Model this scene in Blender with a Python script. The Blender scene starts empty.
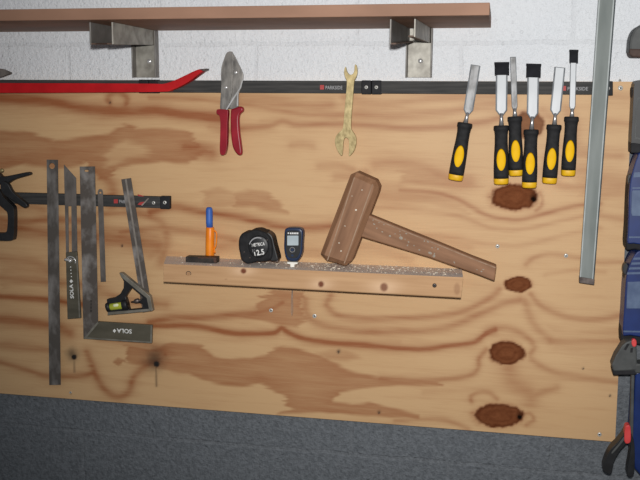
import bpy, bmesh, math, random
import numpy as np
from mathutils import Vector, Matrix, noise as mnoise
random.seed(4)
scn = bpy.context.scene
col = scn.collection
scn.view_settings.view_transform = 'Standard'
scn.view_settings.look = 'None'

# ------------------------------------------------------------------ camera geometry
F = 880.0
CAM = Vector((0, -1.9, 1.5))
Yw = Vector((180, -140, F)).normalized()
Xw = Vector((4438, 172, -F)); Xw = (Xw - Xw.dot(Yw) * Yw).normalized()
Zw = Xw.cross(Yw)

def P(px, py, y=0.0):
    """point on the plane Y=y (parallel to the wall) seen at the photo pixel"""
    d = Vector((px - 320, py - 240, F))
    w = Vector((d.dot(Xw), d.dot(Yw), d.dot(Zw)))
    t = (y - CAM.y) / w.y
    return CAM + w * t

def mpp(px, py, y):
    return (P(px + .5, py, y) - P(px - .5, py, y)).length

cam = bpy.data.cameras.new('camera'); camo = bpy.data.objects.new('camera', cam); col.objects.link(camo)
right = Vector((Xw.x, Yw.x, Zw.x)); up = -Vector((Xw.y, Yw.y, Zw.y)); back = -Vector((Xw.z, Yw.z, Zw.z))
m = Matrix((right, up, back)).transposed().to_4x4(); m.translation = CAM
camo.matrix_world = m
cam.sensor_width = 36; cam.lens = F / 640 * 36; cam.clip_start = .05
scn.camera = camo

# ------------------------------------------------------------------ materials
def lin(c):
    return tuple(((v / 255) / 12.92 if v <= 10 else (((v / 255) + .055) / 1.055) ** 2.4) for v in c) + (1,)

def mat(name, c, c2=None, rough=.5, metal=0., scale=30., stretch=(1, 1, 1), bump=0., bscale=None, spec=.5, contrast=(.35, .65), coat=0., tilt=0.):
    """noise-mottled material between two sRGB colours"""
    mt = bpy.data.materials.new(name); mt.use_nodes = True
    nt = mt.node_tree; N = nt.nodes; L = nt.links
    b = N['Principled BSDF']
    b.inputs['Roughness'].default_value = rough; b.inputs['Metallic'].default_value = metal
    b.inputs['Specular IOR Level'].default_value = spec
    b.inputs['Coat Weight'].default_value = coat
    tc = N.new('ShaderNodeTexCoord'); mp = N.new('ShaderNodeMapping'); mp.inputs['Scale'].default_value = stretch
    if tilt:
        m0 = N.new('ShaderNodeMapping'); m0.inputs['Rotation'].default_value = (0, math.radians(tilt), 0)
        L.new(tc.outputs['Object'], m0.inputs['Vector']); L.new(m0.outputs[0], mp.inputs['Vector'])
    else: L.new(tc.outputs['Object'], mp.inputs['Vector'])
    nz = N.new('ShaderNodeTexNoise'); nz.inputs['Scale'].default_value = scale; nz.inputs['Detail'].default_value = 5
    L.new(mp.outputs[0], nz.inputs['Vector'])
    rp = N.new('ShaderNodeValToRGB')
    rp.color_ramp.elements[0].position, rp.color_ramp.elements[1].position = contrast
    rp.color_ramp.elements[0].color = lin(c); rp.color_ramp.elements[1].color = lin(c2 or c)
    L.new(nz.outputs['Fac'], rp.inputs[0]); L.new(rp.outputs[0], b.inputs['Base Color'])
    if bump:
        n2 = N.new('ShaderNodeTexNoise'); n2.inputs['Scale'].default_value = bscale or scale; n2.inputs['Detail'].default_value = 3
        L.new(mp.outputs[0], n2.inputs['Vector'])
        bp = N.new('ShaderNodeBump'); bp.inputs['Strength'].default_value = bump; bp.inputs['Distance'].default_value = .004
        L.new(n2.outputs['Fac'], bp.inputs['Height']); L.new(bp.outputs[0], b.inputs['Normal'])
    return mt

M = {}
M['rail'] = mat('rail_black', (52, 52, 52), (72, 71, 70), .7, 0, 60, (.2, 1, 4), spec=.25)
M['railcap'] = mat('rail_cap', (30, 30, 33), (42, 42, 45), .7, 0, 40, spec=.25)
M['screw'] = mat('screw_zinc', (205, 205, 200), (235, 235, 230), .35, .35, 200)
M['darkhole'] = mat('screw_recess', (70, 65, 60), (50, 45, 42), .8)
M['white'] = mat('print_white', (228, 228, 226), (240, 240, 238), .6)
M['grey_print'] = mat('print_grey', (150, 150, 152), (165, 165, 168), .6)
M['red_print'] = mat('print_red', (168, 50, 50), (182, 66, 64), .6)
M['redpaint'] = mat('red_paint', (176, 13, 20), (196, 20, 28), .5, 0, 25, (1, 1, 1), .03, 60, spec=.3)
M['worn'] = mat('worn_steel_dark', (70, 62, 60), (110, 100, 96), .45, .6, 60)
M['darksteel'] = mat('dark_steel', (86, 80, 76), (116, 110, 106), .6, .1, 45, (1, 1, .5))
M['rule'] = mat('smudged_rule_steel', (82, 77, 73), (160, 156, 154), .6, .1, 30, (1, 1, .5), contrast=(.46, .86))
M['smudge'] = mat('smudged_square_steel', (88, 81, 76), (188, 184, 182), .6, .1, 24, (1, 1, .8), contrast=(.48, .86))
M['rule_groove'] = mat('rule_groove', (140, 132, 124), (160, 152, 145), .45, .3, 60)
M['stock'] = mat('anodised_stock', (84, 80, 68), (102, 97, 84), .45, .2, 40, (.3, 1, 1))
M['stocklight'] = mat('anodised_edge', (120, 116, 106), (150, 146, 136), .4, .4, 40)
M['chrome'] = mat('bright_steel', (206, 206, 206), (240, 240, 240), .25, .6, 30)
M['blade'] = mat('chisel_steel', (204, 208, 212), (228, 231, 235), .6, 0, 26, (1, 1, .3), spec=.2)
M['bladegrey'] = mat('chisel_steel_dull', (130, 130, 130), (192, 193, 195), .6, 0, 60, (1, 1, .5), contrast=(.35, .62), spec=.2)
M['bevelside'] = mat('blade_side', (98, 101, 106), (132, 136, 140), .6, 0, 40, spec=.2)
M['shank'] = mat('shank_steel', (120, 120, 122), (190, 190, 192), .28, .7, 30, (3, 3, .3))
M['blackrub'] = mat('black_rubber', (28, 28, 30), (40, 40, 42), .7, 0, 90, bump=.05, spec=.25)
M['blackpl'] = mat('black_plastic', (26, 27, 29), (36, 37, 40), .45, 0, 60)
M['guard'] = mat('guard_plastic', (24, 25, 28), (36, 37, 42), .75, 0, 40, spec=.12)
M['yellow'] = mat('yellow_plastic', (236, 180, 4), (246, 194, 12), .6, 0, 40, spec=.2)
M['yellowcap'] = mat('yellow_end', (226, 172, 12), (240, 190, 30), .45, 0, 60)
M['snip'] = mat('snip_steel', (98, 96, 94), (158, 154, 149), .42, .4, 90, (1, 1, .4), contrast=(.3, .7))
M['redgrip'] = mat('red_dip_grip', (136, 20, 36), (158, 30, 46), .32, 0, 30)
M['brass'] = mat('zinc_yellow_wrench', (132, 116, 76), (184, 166, 120), .42, .4, 150, (1, 1, .6), contrast=(.3, .7))
M['beamend'] = mat('beam_bar_grey', (112, 119, 117), (142, 148, 146), .65, 0, 24, (1.5, 1, .25), contrast=(.3, .7), spec=.25)
M['beamlight'] = mat('beam_bar_lip', (160, 166, 166), (182, 188, 188), .6, 0, 24, spec=.25)
M['beamdark'] = mat('beam_bar_groove', (58, 64, 66), (80, 86, 88), .7, 0, 24, spec=.2)
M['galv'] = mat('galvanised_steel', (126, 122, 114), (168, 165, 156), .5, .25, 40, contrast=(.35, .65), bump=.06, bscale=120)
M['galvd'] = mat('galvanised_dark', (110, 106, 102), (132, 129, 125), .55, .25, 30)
M['rust'] = mat('rusty_lip', (74, 56, 46), (98, 78, 66), .7, .1, 60)
M['shelf'] = mat('brown_board', (134, 100, 80), (158, 120, 98), .7, 0, 10, (.4, 1, 1))
M['bluepl'] = mat('blue_clamp', (16, 38, 92), (24, 50, 112), .42, 0, 20)
M['bluel'] = mat('blue_clamp_panel', (66, 84, 118), (90, 108, 138), .5, 0, 40)
M['clampgrey'] = mat('grey_clamp_jaw', (66, 68, 68), (82, 84, 84), .6, 0, 40, bump=.05)
M['clampred'] = mat('red_clamp_button', (205, 55, 58), (222, 74, 74), .5)
M['blackwood'] = mat('jaw_pad_brown', (64, 48, 42), (84, 64, 56), .7, 0, 60)
M['orange'] = mat('orange_plastic', (238, 128, 14), (250, 146, 30), .4)
M['blue'] = mat('blue_cap', (46, 90, 172), (62, 108, 192), .5)
M['block'] = mat('black_block', (26, 22, 20), (52, 44, 40), .55, 0, 60)
M['blocktop'] = mat('black_block_end', (70, 46, 36), (90, 62, 50), .7)
M['navy'] = mat('navy_plastic', (24, 42, 72), (32, 52, 86), .4)
M['screen'] = mat('lcd_screen', (172, 184, 190), (186, 198, 204), .25)
M['vial'] = mat('vial_green', (160, 170, 44), (190, 196, 70), .2, spec=.8)
M['cream'] = mat('cream_plastic', (226, 224, 214), (240, 238, 230), .5)
M['wire'] = mat('wire_grey', (130, 120, 112), (170, 160, 150), .5, .3)
M['dust'] = mat('sawdust', (206, 194, 176), (232, 222, 206), .95, 0, 300)
M['dustgrey'] = mat('fine_dust', (150, 138, 124), (172, 162, 148), 1, 0, 200)
M['bubble'] = mat('vial_bubble', (236, 240, 190), (244, 248, 210), .2)

# ------------------------------------------------------------------ object helpers
def link(o, parent=None):
    col.objects.link(o)
    if parent: o.parent = parent
    return o

def wloc(p):
    v = Vector((0, 0, 0))
    while p is not None:
        v += p.location; p = p.parent
    return v

def build(name, bm, m, parent=None, smooth=False, bevel=0., seg=2):
    """link a world-space bmesh as one object with its origin at the centre"""
    bmesh.ops.recalc_face_normals(bm, faces=bm.faces)
    xs = [v.co for v in bm.verts]
    c = Vector([(min(p[i] for p in xs) + max(p[i] for p in xs)) / 2 for i in range(3)])
    for v in bm.verts: v.co -= c
    me = bpy.data.meshes.new(name); bm.to_mesh(me); bm.free()
    if isinstance(m, (list, tuple)):
        for q in m: me.materials.append(q)
    else: me.materials.append(m)
    o = bpy.data.objects.new(name, me); o.location = c - wloc(parent); link(o, parent)
    if smooth:
        for f in me.polygons: f.use_smooth = True
    if bevel:
        md = o.modifiers.new('bevel', 'BEVEL'); md.width = bevel; md.segments = seg; md.limit_method = 'ANGLE'; md.angle_limit = .6
        if not smooth: md.harden_normals = False
    return o

def thing(name, at, label, cat, group=None):
    o = bpy.data.objects.new(name, None); o.empty_display_size = .02; o.location = at; link(o)
    return tag(o, label, cat, group)

def tag(o, label, cat, group=None, kind=None):
    if label: o['label'] = label
    if cat: o['category'] = cat
    if group: o['group'] = group
    if kind: o['kind'] = kind
    return o

def smooth(pts, n=5, closed=True):
    out = []; N = len(pts)
    rng = range(N) if closed else range(N - 1)
    for i in rng:
        g = (lambda k: pts[k % N]) if closed else (lambda k: pts[min(max(k, 0), N - 1)])
        p0, p1, p2, p3 = g(i - 1), g(i), g(i + 1), g(i + 2)
        for j in range(n):
            t = j / n
            out.append(tuple(.5 * (2 * b + (c - a) * t + (2 * a - 5 * b + 4 * c - d) * t * t + (3 * b - a - 3 * c + d) * t ** 3)
                             for a, b, c, d in zip(p0, p1, p2, p3)))
    if not closed: out.append(tuple(pts[-1]))
    return out

def oval(cx, cy, rx, ry, ang=0, n=24):
    a = math.radians(ang)
    return [(cx + rx * math.cos(t) * math.cos(a) - ry * math.sin(t) * math.sin(a),
             cy + rx * math.cos(t) * math.sin(a) + ry * math.sin(t) * math.cos(a)) for t in [2 * math.pi * k / n for k in range(n)]]

def rect(x0, y0, x1, y1): return [(x0, y0), (x1, y0), (x1, y1), (x0, y1)]

def rrect(x0, y0, x1, y1, r, n=4):
    o = []
    for cx, cy, a0 in ((x1 - r, y0 + r, -90), (x1 - r, y1 - r, 0), (x0 + r, y1 - r, 90), (x0 + r, y0 + r, 180)):
        for k in range(n + 1):
            a = math.radians(a0 + 90 * k / n); o.append((cx + r * math.cos(a), cy + r * math.sin(a)))
    return o

def plate_bm(bm, outer, yf, t, holes=()):
    """slab whose front outline is given in photo pixels on the plane Y=yf, running back by t towards the wall"""
    loops = []
    es = []
    for lp in [outer] + list(holes):
        vs = [bm.verts.new(P(x, y, yf)) for x, y in lp]
        loops.append(vs)
        es += [bm.edges.new((vs[i], vs[(i + 1) % len(vs)])) for i in range(len(vs))]
    if holes:
        r = bmesh.ops.triangle_fill(bm, use_beauty=True, use_dissolve=False, edges=es)
        fs = [g for g in r['geom'] if isinstance(g, bmesh.types.BMFace)]
    else:
        fs = [bm.faces.new(loops[0])]
    r = bmesh.ops.extrude_face_region(bm, geom=fs)
    nv = [g for g in r['geom'] if isinstance(g, bmesh.types.BMVert)]
    for v in nv: v.co.y += t
    # keep the original faces as the front: extrude_face_region leaves them in place
    return bm

def plate(name, outer, yf, t, m, parent=None, bevel=0., holes=(), smooth_=False, seg=2):
    bm = bmesh.new(); plate_bm(bm, outer, yf, t, holes)
    return build(name, bm, m, parent, smooth_, bevel, seg)

def ring_loft(bm, rings, cap=True):
    vv = [[bm.verts.new(p) for p in r] for r in rings]
    n = len(rings[0])
    for a, b in zip(vv, vv[1:]):
        for i in range(n):
            bm.faces.new((a[i], a[(i + 1) % n], b[(i + 1) % n], b[i]))
    if cap:
        bm.faces.new(vv[0][::-1]); bm.faces.new(vv[-1])

def loft_bm(bm, st, y, flat=1., n=20, ex=2.):
    """st: (px,py,half width px [,depth ratio]) stations along an axis in the plane Y=y"""
    pts = [P(s[0], s[1], y) for s in st]
    rings = []
    for i, s in enumerate(st):
        d = (pts[min(i + 1, len(pts) - 1)] - pts[max(i - 1, 0)]); d.y = 0; d.normalize()
        side = Vector((-d.z, 0, d.x)); r = s[2] * mpp(s[0], s[1], y); fl = s[3] if len(s) > 3 else flat
        rg = []
        for k in range(n):
            a = 2 * math.pi * k / n; ca, sa = math.cos(a), math.sin(a)
            ca = math.copysign(abs(ca) ** (2 / ex), ca); sa = math.copysign(abs(sa) ** (2 / ex), sa)
            rg.append(pts[i] + side * (r * ca) + Vector((0, r * fl * sa, 0)))
        rings.append(rg)
    ring_loft(bm, rings)

def loft(name, st, y, m, parent=None, flat=1., n=20, ex=2., bevel=0):
    bm = bmesh.new(); loft_bm(bm, st, y, flat, n, ex)
    return build(name, bm, m, parent, True, bevel)

def dome(name, cx, cy, rx, ry, y, depth, m, parent=None, ang=0, n=24, k=5):
    """shallow cushion on the plane Y=y bulging towards the room by depth"""
    bm = bmesh.new(); rings = []
    for j in range(k):
        a = (math.pi / 2) * j / (k - .6)
        rings.append([P(x, z, y) + Vector((0, -depth * math.sin(a), 0)) for x, z in oval(cx, cy, rx * math.cos(a), ry * math.cos(a), ang, n)])
    ring_loft(bm, rings)
    return build(name, bm, m, parent, True)

def tube_bm(bm, pts, r, n=10):
    rings = []
    for i, p in enumerate(pts):
        d = (pts[min(i + 1, len(pts) - 1)] - pts[max(i - 1, 0)]).normalized()
        a = d.orthogonal().normalized() if i == 0 else (a - a.dot(d) * d).normalized()
        b = d.cross(a); rr = r[i] if isinstance(r, (list, tuple)) else r
        rings.append([p + a * (rr * math.cos(2 * math.pi * k / n)) + b * (rr * math.sin(2 * math.pi * k / n)) for k in range(n)])
    ring_loft(bm, rings)

def tube(name, pts, r, m, parent=None, n=10):
    bm = bmesh.new(); tube_bm(bm, pts, r, n); return build(name, bm, m, parent, True)

def text(name, s, p0, p1, hpx, y, m, parent=None):
    """lettering lying on the plane Y=y, baseline running from pixel p0 to p1, hpx pixels tall"""
    cu = bpy.data.curves.new(name, 'FONT'); cu.body = s; cu.size = 1; cu.extrude = 0; cu.offset = .03; cu.resolution_u = 3
    t = bpy.data.objects.new(name, cu); col.objects.link(t)
    bpy.context.view_layer.update()
    me = bpy.data.meshes.new_from_object(t.evaluated_get(bpy.context.evaluated_depsgraph_get()))
    bpy.data.objects.remove(t)
    xs = [v.co.x for v in me.vertices]; zs = [v.co.y for v in me.vertices]
    x0, x1, z1 = min(xs), max(xs), max(zs)
    A, B = P(*p0, y), P(*p1, y); ux = (B - A); uz = Vector((-ux.z, 0, ux.x)).normalized() * (hpx * mpp(*p0, y))
    bm = bmesh.new(); bm.from_mesh(me); bpy.data.meshes.remove(me)
    for v in bm.verts:
        v.co = A + ux * ((v.co.x - x0) / (x1 - x0)) + uz * (v.co.y / z1)
    g = bmesh.ops.extrude_face_region(bm, geom=bm.faces[:])
    for v in [q for q in g['geom'] if isinstance(q, bmesh.types.BMVert)]: v.co.y += .0004
    return build(name, bm, m, parent)

def box_bm(bm, a, b):
    r = bmesh.ops.create_cube(bm, size=1)
    for v in r['verts']:
        v.co = Vector([(a[i] + b[i]) / 2 + v.co[i] * (b[i] - a[i]) for i in range(3)])

def screw(px, py, r, y, parent, tilt=0, m='screw'):
    o = dome('screw', px, py, r, r, y, .0016, M[m], parent, n=14, k=4)
    bm = bmesh.new()
    for q in (0, 1):
        a = math.radians(tilt + 90 * q); ca, sa = math.cos(a), math.sin(a); w = r * .16; l = r * .5
        plate_bm(bm, [(px + ca * l - sa * w, py + sa * l + ca * w), (px + ca * l + sa * w, py + sa * l - ca * w),
                      (px - ca * l + sa * w, py - sa * l - ca * w), (px - ca * l - sa * w, py - sa * l + ca * w)], y - .0018, .0006)
    build('recess', bm, M['darkhole'], o)
    return o

# ------------------------------------------------------------------ the setting: block wall, floor
WALL_Y = .02
def wall_material():
    mt = bpy.data.materials.new('painted_blockwork'); mt.use_nodes = True
    N = mt.node_tree.nodes; L = mt.node_tree.links; b = N['Principled BSDF']
    b.inputs['Roughness'].default_value = .75
    b.inputs['Specular IOR Level'].default_value = .3
    geo = N.new('ShaderNodeNewGeometry'); sep = N.new('ShaderNodeSeparateXYZ'); L.new(geo.outputs['Position'], sep.inputs[0])
    jz = P(60, 45, WALL_Y).z; jx = P(68, 60, WALL_Y).x
    com = N.new('ShaderNodeCombineXYZ')
    def mth(op, a, b_=None):
        n = N.new('ShaderNodeMath'); n.operation = op
        for i, v in enumerate((a, b_)):
            if v is None: continue
            if isinstance(v, (int, float)): n.inputs[i].default_value = v
            else: L.new(v, n.inputs[i])
        return n.outputs[0]
    wn = N.new('ShaderNodeTexNoise'); wn.inputs['Scale'].default_value = 18; wn.inputs['Detail'].default_value = 3
    L.new(geo.outputs['Position'], wn.inputs['Vector'])
    wob = mth('MULTIPLY', mth('SUBTRACT', wn.outputs['Fac'], .5), .012)
    L.new(mth('ADD', mth('SUBTRACT', sep.outputs['X'], jx), wob), com.inputs[0])
    L.new(mth('ADD', mth('SUBTRACT', sep.outputs['Z'], jz), wob), com.inputs[1])
    br = N.new('ShaderNodeTexBrick'); br.inputs['Scale'].default_value = 1; br.inputs['Brick Width'].default_value = .45
    br.inputs['Row Height'].default_value = (jz - P(60, 429, WALL_Y).z) / 4; br.inputs['Mortar Size'].default_value = .006; br.inputs['Mortar Smooth'].default_value = .6
    br.offset = .5
    L.new(com.outputs[0], br.inputs['Vector'])
    n1 = N.new('ShaderNodeTexNoise'); n1.inputs['Scale'].default_value = 130; n1.inputs['Detail'].default_value = 4; n1.inputs['Roughness'].default_value = .65
    L.new(geo.outputs['Position'], n1.inputs['Vector'])
    n2 = N.new('ShaderNodeTexNoise'); n2.inputs['Scale'].default_value = 10; n2.inputs['Detail'].default_value = 4
    L.new(geo.outputs['Position'], n2.inputs['Vector'])
    vo = N.new('ShaderNodeTexVoronoi'); vo.inputs['Scale'].default_value = 75
    L.new(geo.outputs['Position'], vo.inputs['Vector'])
    pit = N.new('ShaderNodeMapRange'); pit.inputs[1].default_value = .05; pit.inputs[2].default_value = .3
    L.new(vo.outputs['Distance'], pit.inputs[0])
    up_ = N.new('ShaderNodeMapRange'); up_.inputs[1].default_value = P(630, 128, WALL_Y).z - .006; up_.inputs[2].default_value = up_.inputs[1].default_value + .012
    L.new(mth('ADD', sep.outputs['Z'], wob), up_.inputs[0])
    def mix(f, a, c, mode='MIX'):
        n = N.new('ShaderNodeMix'); n.data_type = 'RGBA'; n.blend_type = mode
        for k, v in ((0, f), (6, a), (7, c)):
            if isinstance(v, float): n.inputs[k].default_value = v
            elif isinstance(v, tuple): n.inputs[k].default_value = v
            else: L.new(v, n.inputs[k])
        return n.outputs[2]
    white = mix(n2.outputs['Fac'], lin((230, 234, 240)), lin((240, 243, 247)))
    grey = mix(n1.outputs['Fac'], lin((90, 95, 101)), lin((134, 139, 145)))
    base = mix(up_.outputs[0], grey, white)
    spk = N.new('ShaderNodeMapRange'); spk.inputs[1].default_value = .36; spk.inputs[2].default_value = .6; spk.inputs[3].default_value = .84; spk.inputs[4].default_value = 1.0  # speckle darkens the paint colour, standing in for shade in the pits
    L.new(n1.outputs['Fac'], spk.inputs[0])
    base = mix(mth('ADD', mth('MULTIPLY', up_.outputs[0], -.82), 1.0), base, spk.outputs[0], 'MULTIPLY')
    mort = mth('MULTIPLY', br.outputs['Fac'], .09)
    base = mix(mort, base, lin((150, 152, 156)))
    L.new(base, b.inputs['Base Color'])
    h = mth('ADD', mth('MULTIPLY', n1.outputs['Fac'], 1.0), mth('MULTIPLY', br.outputs['Fac'], -.2))
    h = mth('ADD', h, mth('MULTIPLY', pit.outputs[0], .25))
    bp = N.new('ShaderNodeBump'); bp.inputs['Strength'].default_value = .9; bp.inputs['Distance'].default_value = .006
    L.new(h, bp.inputs['Height']); L.new(bp.outputs[0], b.inputs['Normal'])
    return mt

bm = bmesh.new(); box_bm(bm, (-2.6, WALL_Y, 0), (1.8, WALL_Y + .12, 2.5))
tag(build('wall_back', bm, wall_material()), None, None, kind='structure')
bm = bmesh.new(); box_bm(bm, (-2.6, -3.2, -.1), (1.8, WALL_Y + .12, 0))
tag(build('floor', bm, mat('concrete_floor', (112, 110, 106), (134, 132, 128), .85, 0, 6)), None, None, kind='structure')

# ------------------------------------------------------------------ plywood panel
BANDS = [  # polyline in photo pixels, half width, strength
 ([(-60,97),(0,98.6),(51,102),(103,111),(155,110),(179,114),(220,118)], 4.5, .75),
 ([(110,108),(108,97),(117,92),(126,97),(125,106)], 3, .5),
 ([(103,176),(109,182),(113,190),(112,205)], 5, .5),
 ([(234,98),(262,100),(303,105),(330,104)], 4.5, .55),
 ([(150,98),(200,99),(240,104),(300,113),(344,115)], 2.5, .35),
 ([(228,131),(245,128),(268,126),(282,121.5),(300,126),(337,124.5),(380,126),(420,128),(470,124),(500,118)], 2.2, .7),
 ([(262,122),(284,118),(303,121),(336,119)], 3.5, .3),
 ([(345,98),(386,103),(420,99),(460,96),(500,97)], 3.5, .5),
 ([(355,114),(380,115),(420,114),(449,112),(480,106),(510,103)], 3.5, .5),
 ([(185,147),(200,149),(211,152)], 6, .55),
 ([(292,145),(303,144.5),(313,146)], 3, .4),
 ([(318,166),(340,166),(352,169)], 2.5, .45),
 ([(335,177),(350,176),(365,172)], 3, .45),
 ([(375,165),(400,164),(425,168),(449,178),(470,180)], 4.5, .5),
 ([(400,190),(430,192),(456,199.6),(486,214.6),(505,219),(524,219),(557,210),(575,206),(600,204)], 1.6, .75),
 ([(375,208),(420,210),(460,216),(490,228),(520,230),(560,221),(600,212)], 1.6, .4),
 ([(400,235),(440,236),(480,243),(520,245),(560,236),(600,228)], 1.8, .3),
 ([(542,110),(556,125),(556,142),(546,158),(552,180),(575,188),(600,184)], 3, .38),
 ([(566,110),(576,130),(575,150),(590,154),(620,156)], 4, .42),
 ([(583,172),(600,178),(628,186)], 8, .35),
 ([(598,122),(632,124)], 2.5, .45), ([(600,96),(633,98)], 3, .3), ([(596,215),(626,220)], 1.8, .4),
 ([(527,265),(535,258),(550,254),(575,257),(600,262),(622,262)], 1.8, .5),
 ([(545,275),(575,270),(605,272)], 1.5, .3),
 ([(150,212),(175,207),(200,211),(234,216),(260,222),(286,228),(315,228),(331,226)], 3.2, .6),
 ([(120,232),(160,228),(200,233),(235,240)], 3, .4),
 ([(120,205),(160,222),(166,245),(160,262)], 4, .35),
 ([(0,228),(40,232),(80,236),(120,240),(158,246)], 6, .5),
 ([(0,208),(30,205),(45,210)], 4, .3),
 ([(0,258),(30,262),(50,270)], 5, .35),
 ([(0,278),(48,282),(90,286),(125,300),(165,305)], 4, .35),
 ([(-60,296),(0,297),(30,298),(48,300),(85,305)], 2.4, .75),
 ([(0,219),(20,222),(48,219),(80,221)], 3, .5), ([(100,214),(130,213),(150,216)], 2.5, .45),
 ([(100,338),(150,346),(165,350)], 3, .4), ([(0,345),(48,350)], 3, .35), ([(55,150),(80,152),(100,148)], 3, .3),
 ([(210,126),(228,130),(240,127)], 3, .45), ([(200,260),(165,252),(150,256)], 3, .4),
 ([(-60,318),(0,319),(48,325),(70,333)], 4.5, .55),
 ([(0,362),(30,371),(48,376),(80,376),(93,372)], 2.5, .5),
 ([(88,352),(93,370),(100,384),(110,394),(121,397),(131,390),(134,378),(147,366),(165,356)], 3.2, .5),
 ([(150,322),(170,318),(200,318),(234,315),(269,310),(283,303)], 3.2, .55),
 ([(120,326),(160,326),(200,327),(225,332),(241,334),(262,334),(275,333),(282,328),(290,333),(313,341),(365,345),(420,349),(452,346),(475,342),(486,333),(495,330)], 2.3, .75),
 ([(305,300),(307,315),(317,324),(340,329),(365,331.5),(400,331),(420,331),(445,328),(475,317),(501,304),(520,299)], 2.6, .65),
 ([(331,296),(327,305),(337,315),(360,318),(379,319),(400,318),(437,316),(467,310),(490,297),(500,290)], 2.4, .65),
 ([(350,343),(380,342),(400,342)], 2, .3),
 ([(380,379),(420,380),(456,378),(475,372),(479,358),(486,350)], 2, .7),
 ([(531,294),(537,303),(546,309),(560,315),(580,319),(600,319),(622,315)], 2, .6),
 ([(524,300),(531,318),(540,331),(550,340)], 3, .5),
 ([(550,341),(580,342),(622,341)], 2.2, .45), ([(556,345),(590,350),(622,349)], 4, .25),
 ([(486,333),(505,328),(524,335),(533,347),(531,357),(550,370),(580,377),(620,382)], 2.2, .55),
 ([(509,366),(512,380),(526,392),(531,399)], 6, .5),
 ([(531,397),(545,392),(558,388)], 2.5, .5),
 ([(471,402),(471,396),(480,392),(490,393),(497,399)], 1.7, .6),
 ([(395,421),(437,419),(455,423),(468,429)], 1.8, .5),
 ([(425,392),(450,391),(475,391)], 2, .25),
 ([(340,250),(365,247),(390,252),(410,262)], 4, .3), ([(300,250),(325,252)], 4, .35),
 ([(220,246),(240,243)], 4, .45), ([(420,240),(470,248)], 4, .25),
 ([(533,199),(540,192),(543,203),(536,210)], 1.4, .6), ([(520,417),(530,413),(534,420),(526,425)], 1.4, .6),
 ([(472,413),(480,412)], 1.5, .6),
]
PATCHES = [ # polygon, edge softness, strength
 ([(-70,131),(0,129.5),(27,131),(55,141),(86,136),(110,133),(118,127),(125.5,122.7),(131,125),(137,127.8),(165,127),(185,129.5),(196,138),(203,147),(206,153.6),(199,158),(189,164),(160,162),(135,165),(117,169),(106,180),(98,181),(86,162),(70,168),(48,169),(20,165),(0,169),(-70,170)], 2.5, .62),
 ([(103,158),(112,146),(125,140),(140,146),(151,152),(143,157),(128,159),(112,168)], 4, -.4),
 ([(0,150),(12,150),(14,162),(2,168),(-10,160)], 4, .25),
 ([(234,194),(250,190),(270,192),(281,202),(286,214),(270,212),(250,207),(232,208)], 3.5, .5),
 ([(200,190),(216,186),(236,192),(232,206),(206,208)], 3, .3),
 ([(372,183),(400,182),(420,190),(440,195),(462,203),(470,215),(430,205),(395,206),(370,200)], 6, .35),
 ([(398,168),(430,168),(462,178),(480,186),(462,190),(430,186),(400,184)], 4, .35),
 ([(82,222),(120,226),(160,233),(160,242),(110,244),(84,238)], 4, .4),
 ([(0,268),(26,262),(48,268),(48,286),(20,284),(0,290)], 5, .3),
 ([(270,289),(303,291),(301,305),(306,320),(296,327),(282,325),(266,322),(240,318),(255,310),(262,303),(264,296)], 2.5, .58),
 ([(125,345),(150,350),(175,343),(200,344),(215,355),(231,358.5),(255,358),(269,355),(275,350),(286,347),(297,349),(310,353),(330,361),(351,370.5),(375,377),(392,379.5),(440,381),(440,386),(400,386),(375,388),(352,390),(340,392),(330,402),(352,405),(372,402),(395,409),(420,415),(420,420),(372,416),(331,414),(300,413),(276,414),(290,408),(284,398),(272,391),(258,384),(240,387),(227,385),(212,382),(200,378),(190,374),(170,372),(150,367),(128,362)], 2.2, .6),
 ([(330,310),(345,302),(390,299),(430,300),(470,292),(440,312),(380,316),(345,315)], 4, -.15),
 ([(112,360),(119,357),(126,360),(124,364),(116,365)], 1.5, .6),
 ([(316,355),(330,350),(350,351),(362,356),(350,361),(328,361)], 4, .35),
 ([(575,180),(600,172),(628,178),(626,196),(600,200),(578,196)], 5, .3),
 ([(545,322),(575,330),(620,326),(620,336),(580,338),(553,334)], 5, .2),
]
KNOTS = [ # cx, cy, rx, ry, strength
 (514,197,24,13,1.),(529,125,15,14,.75),(518,284.5,13.5,8,1.),(506.5,353,18,12,1.),(499,415.5,25,12,1.)]
SPOTS = [ # black spots: cx,cy,r, soot radius
 (533.5,199,2.8,4.5),(519.5,417,2.3,3.5),(74,357,3.0,7),(156.5,364,3.4,11),(338.5,352,1.3,2.2),(110,103,.9,1.4),(583,369,.9,1.3),(610,396,.9,1.5),(122,246,.9,1.3),(379,413,1.2,2)]
STREAKS = [((74,358),(74.5,372),.9,.55),((156,366),(156.5,386),1.1,.6),((70,392),(71,394),.8,.4)]

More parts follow.
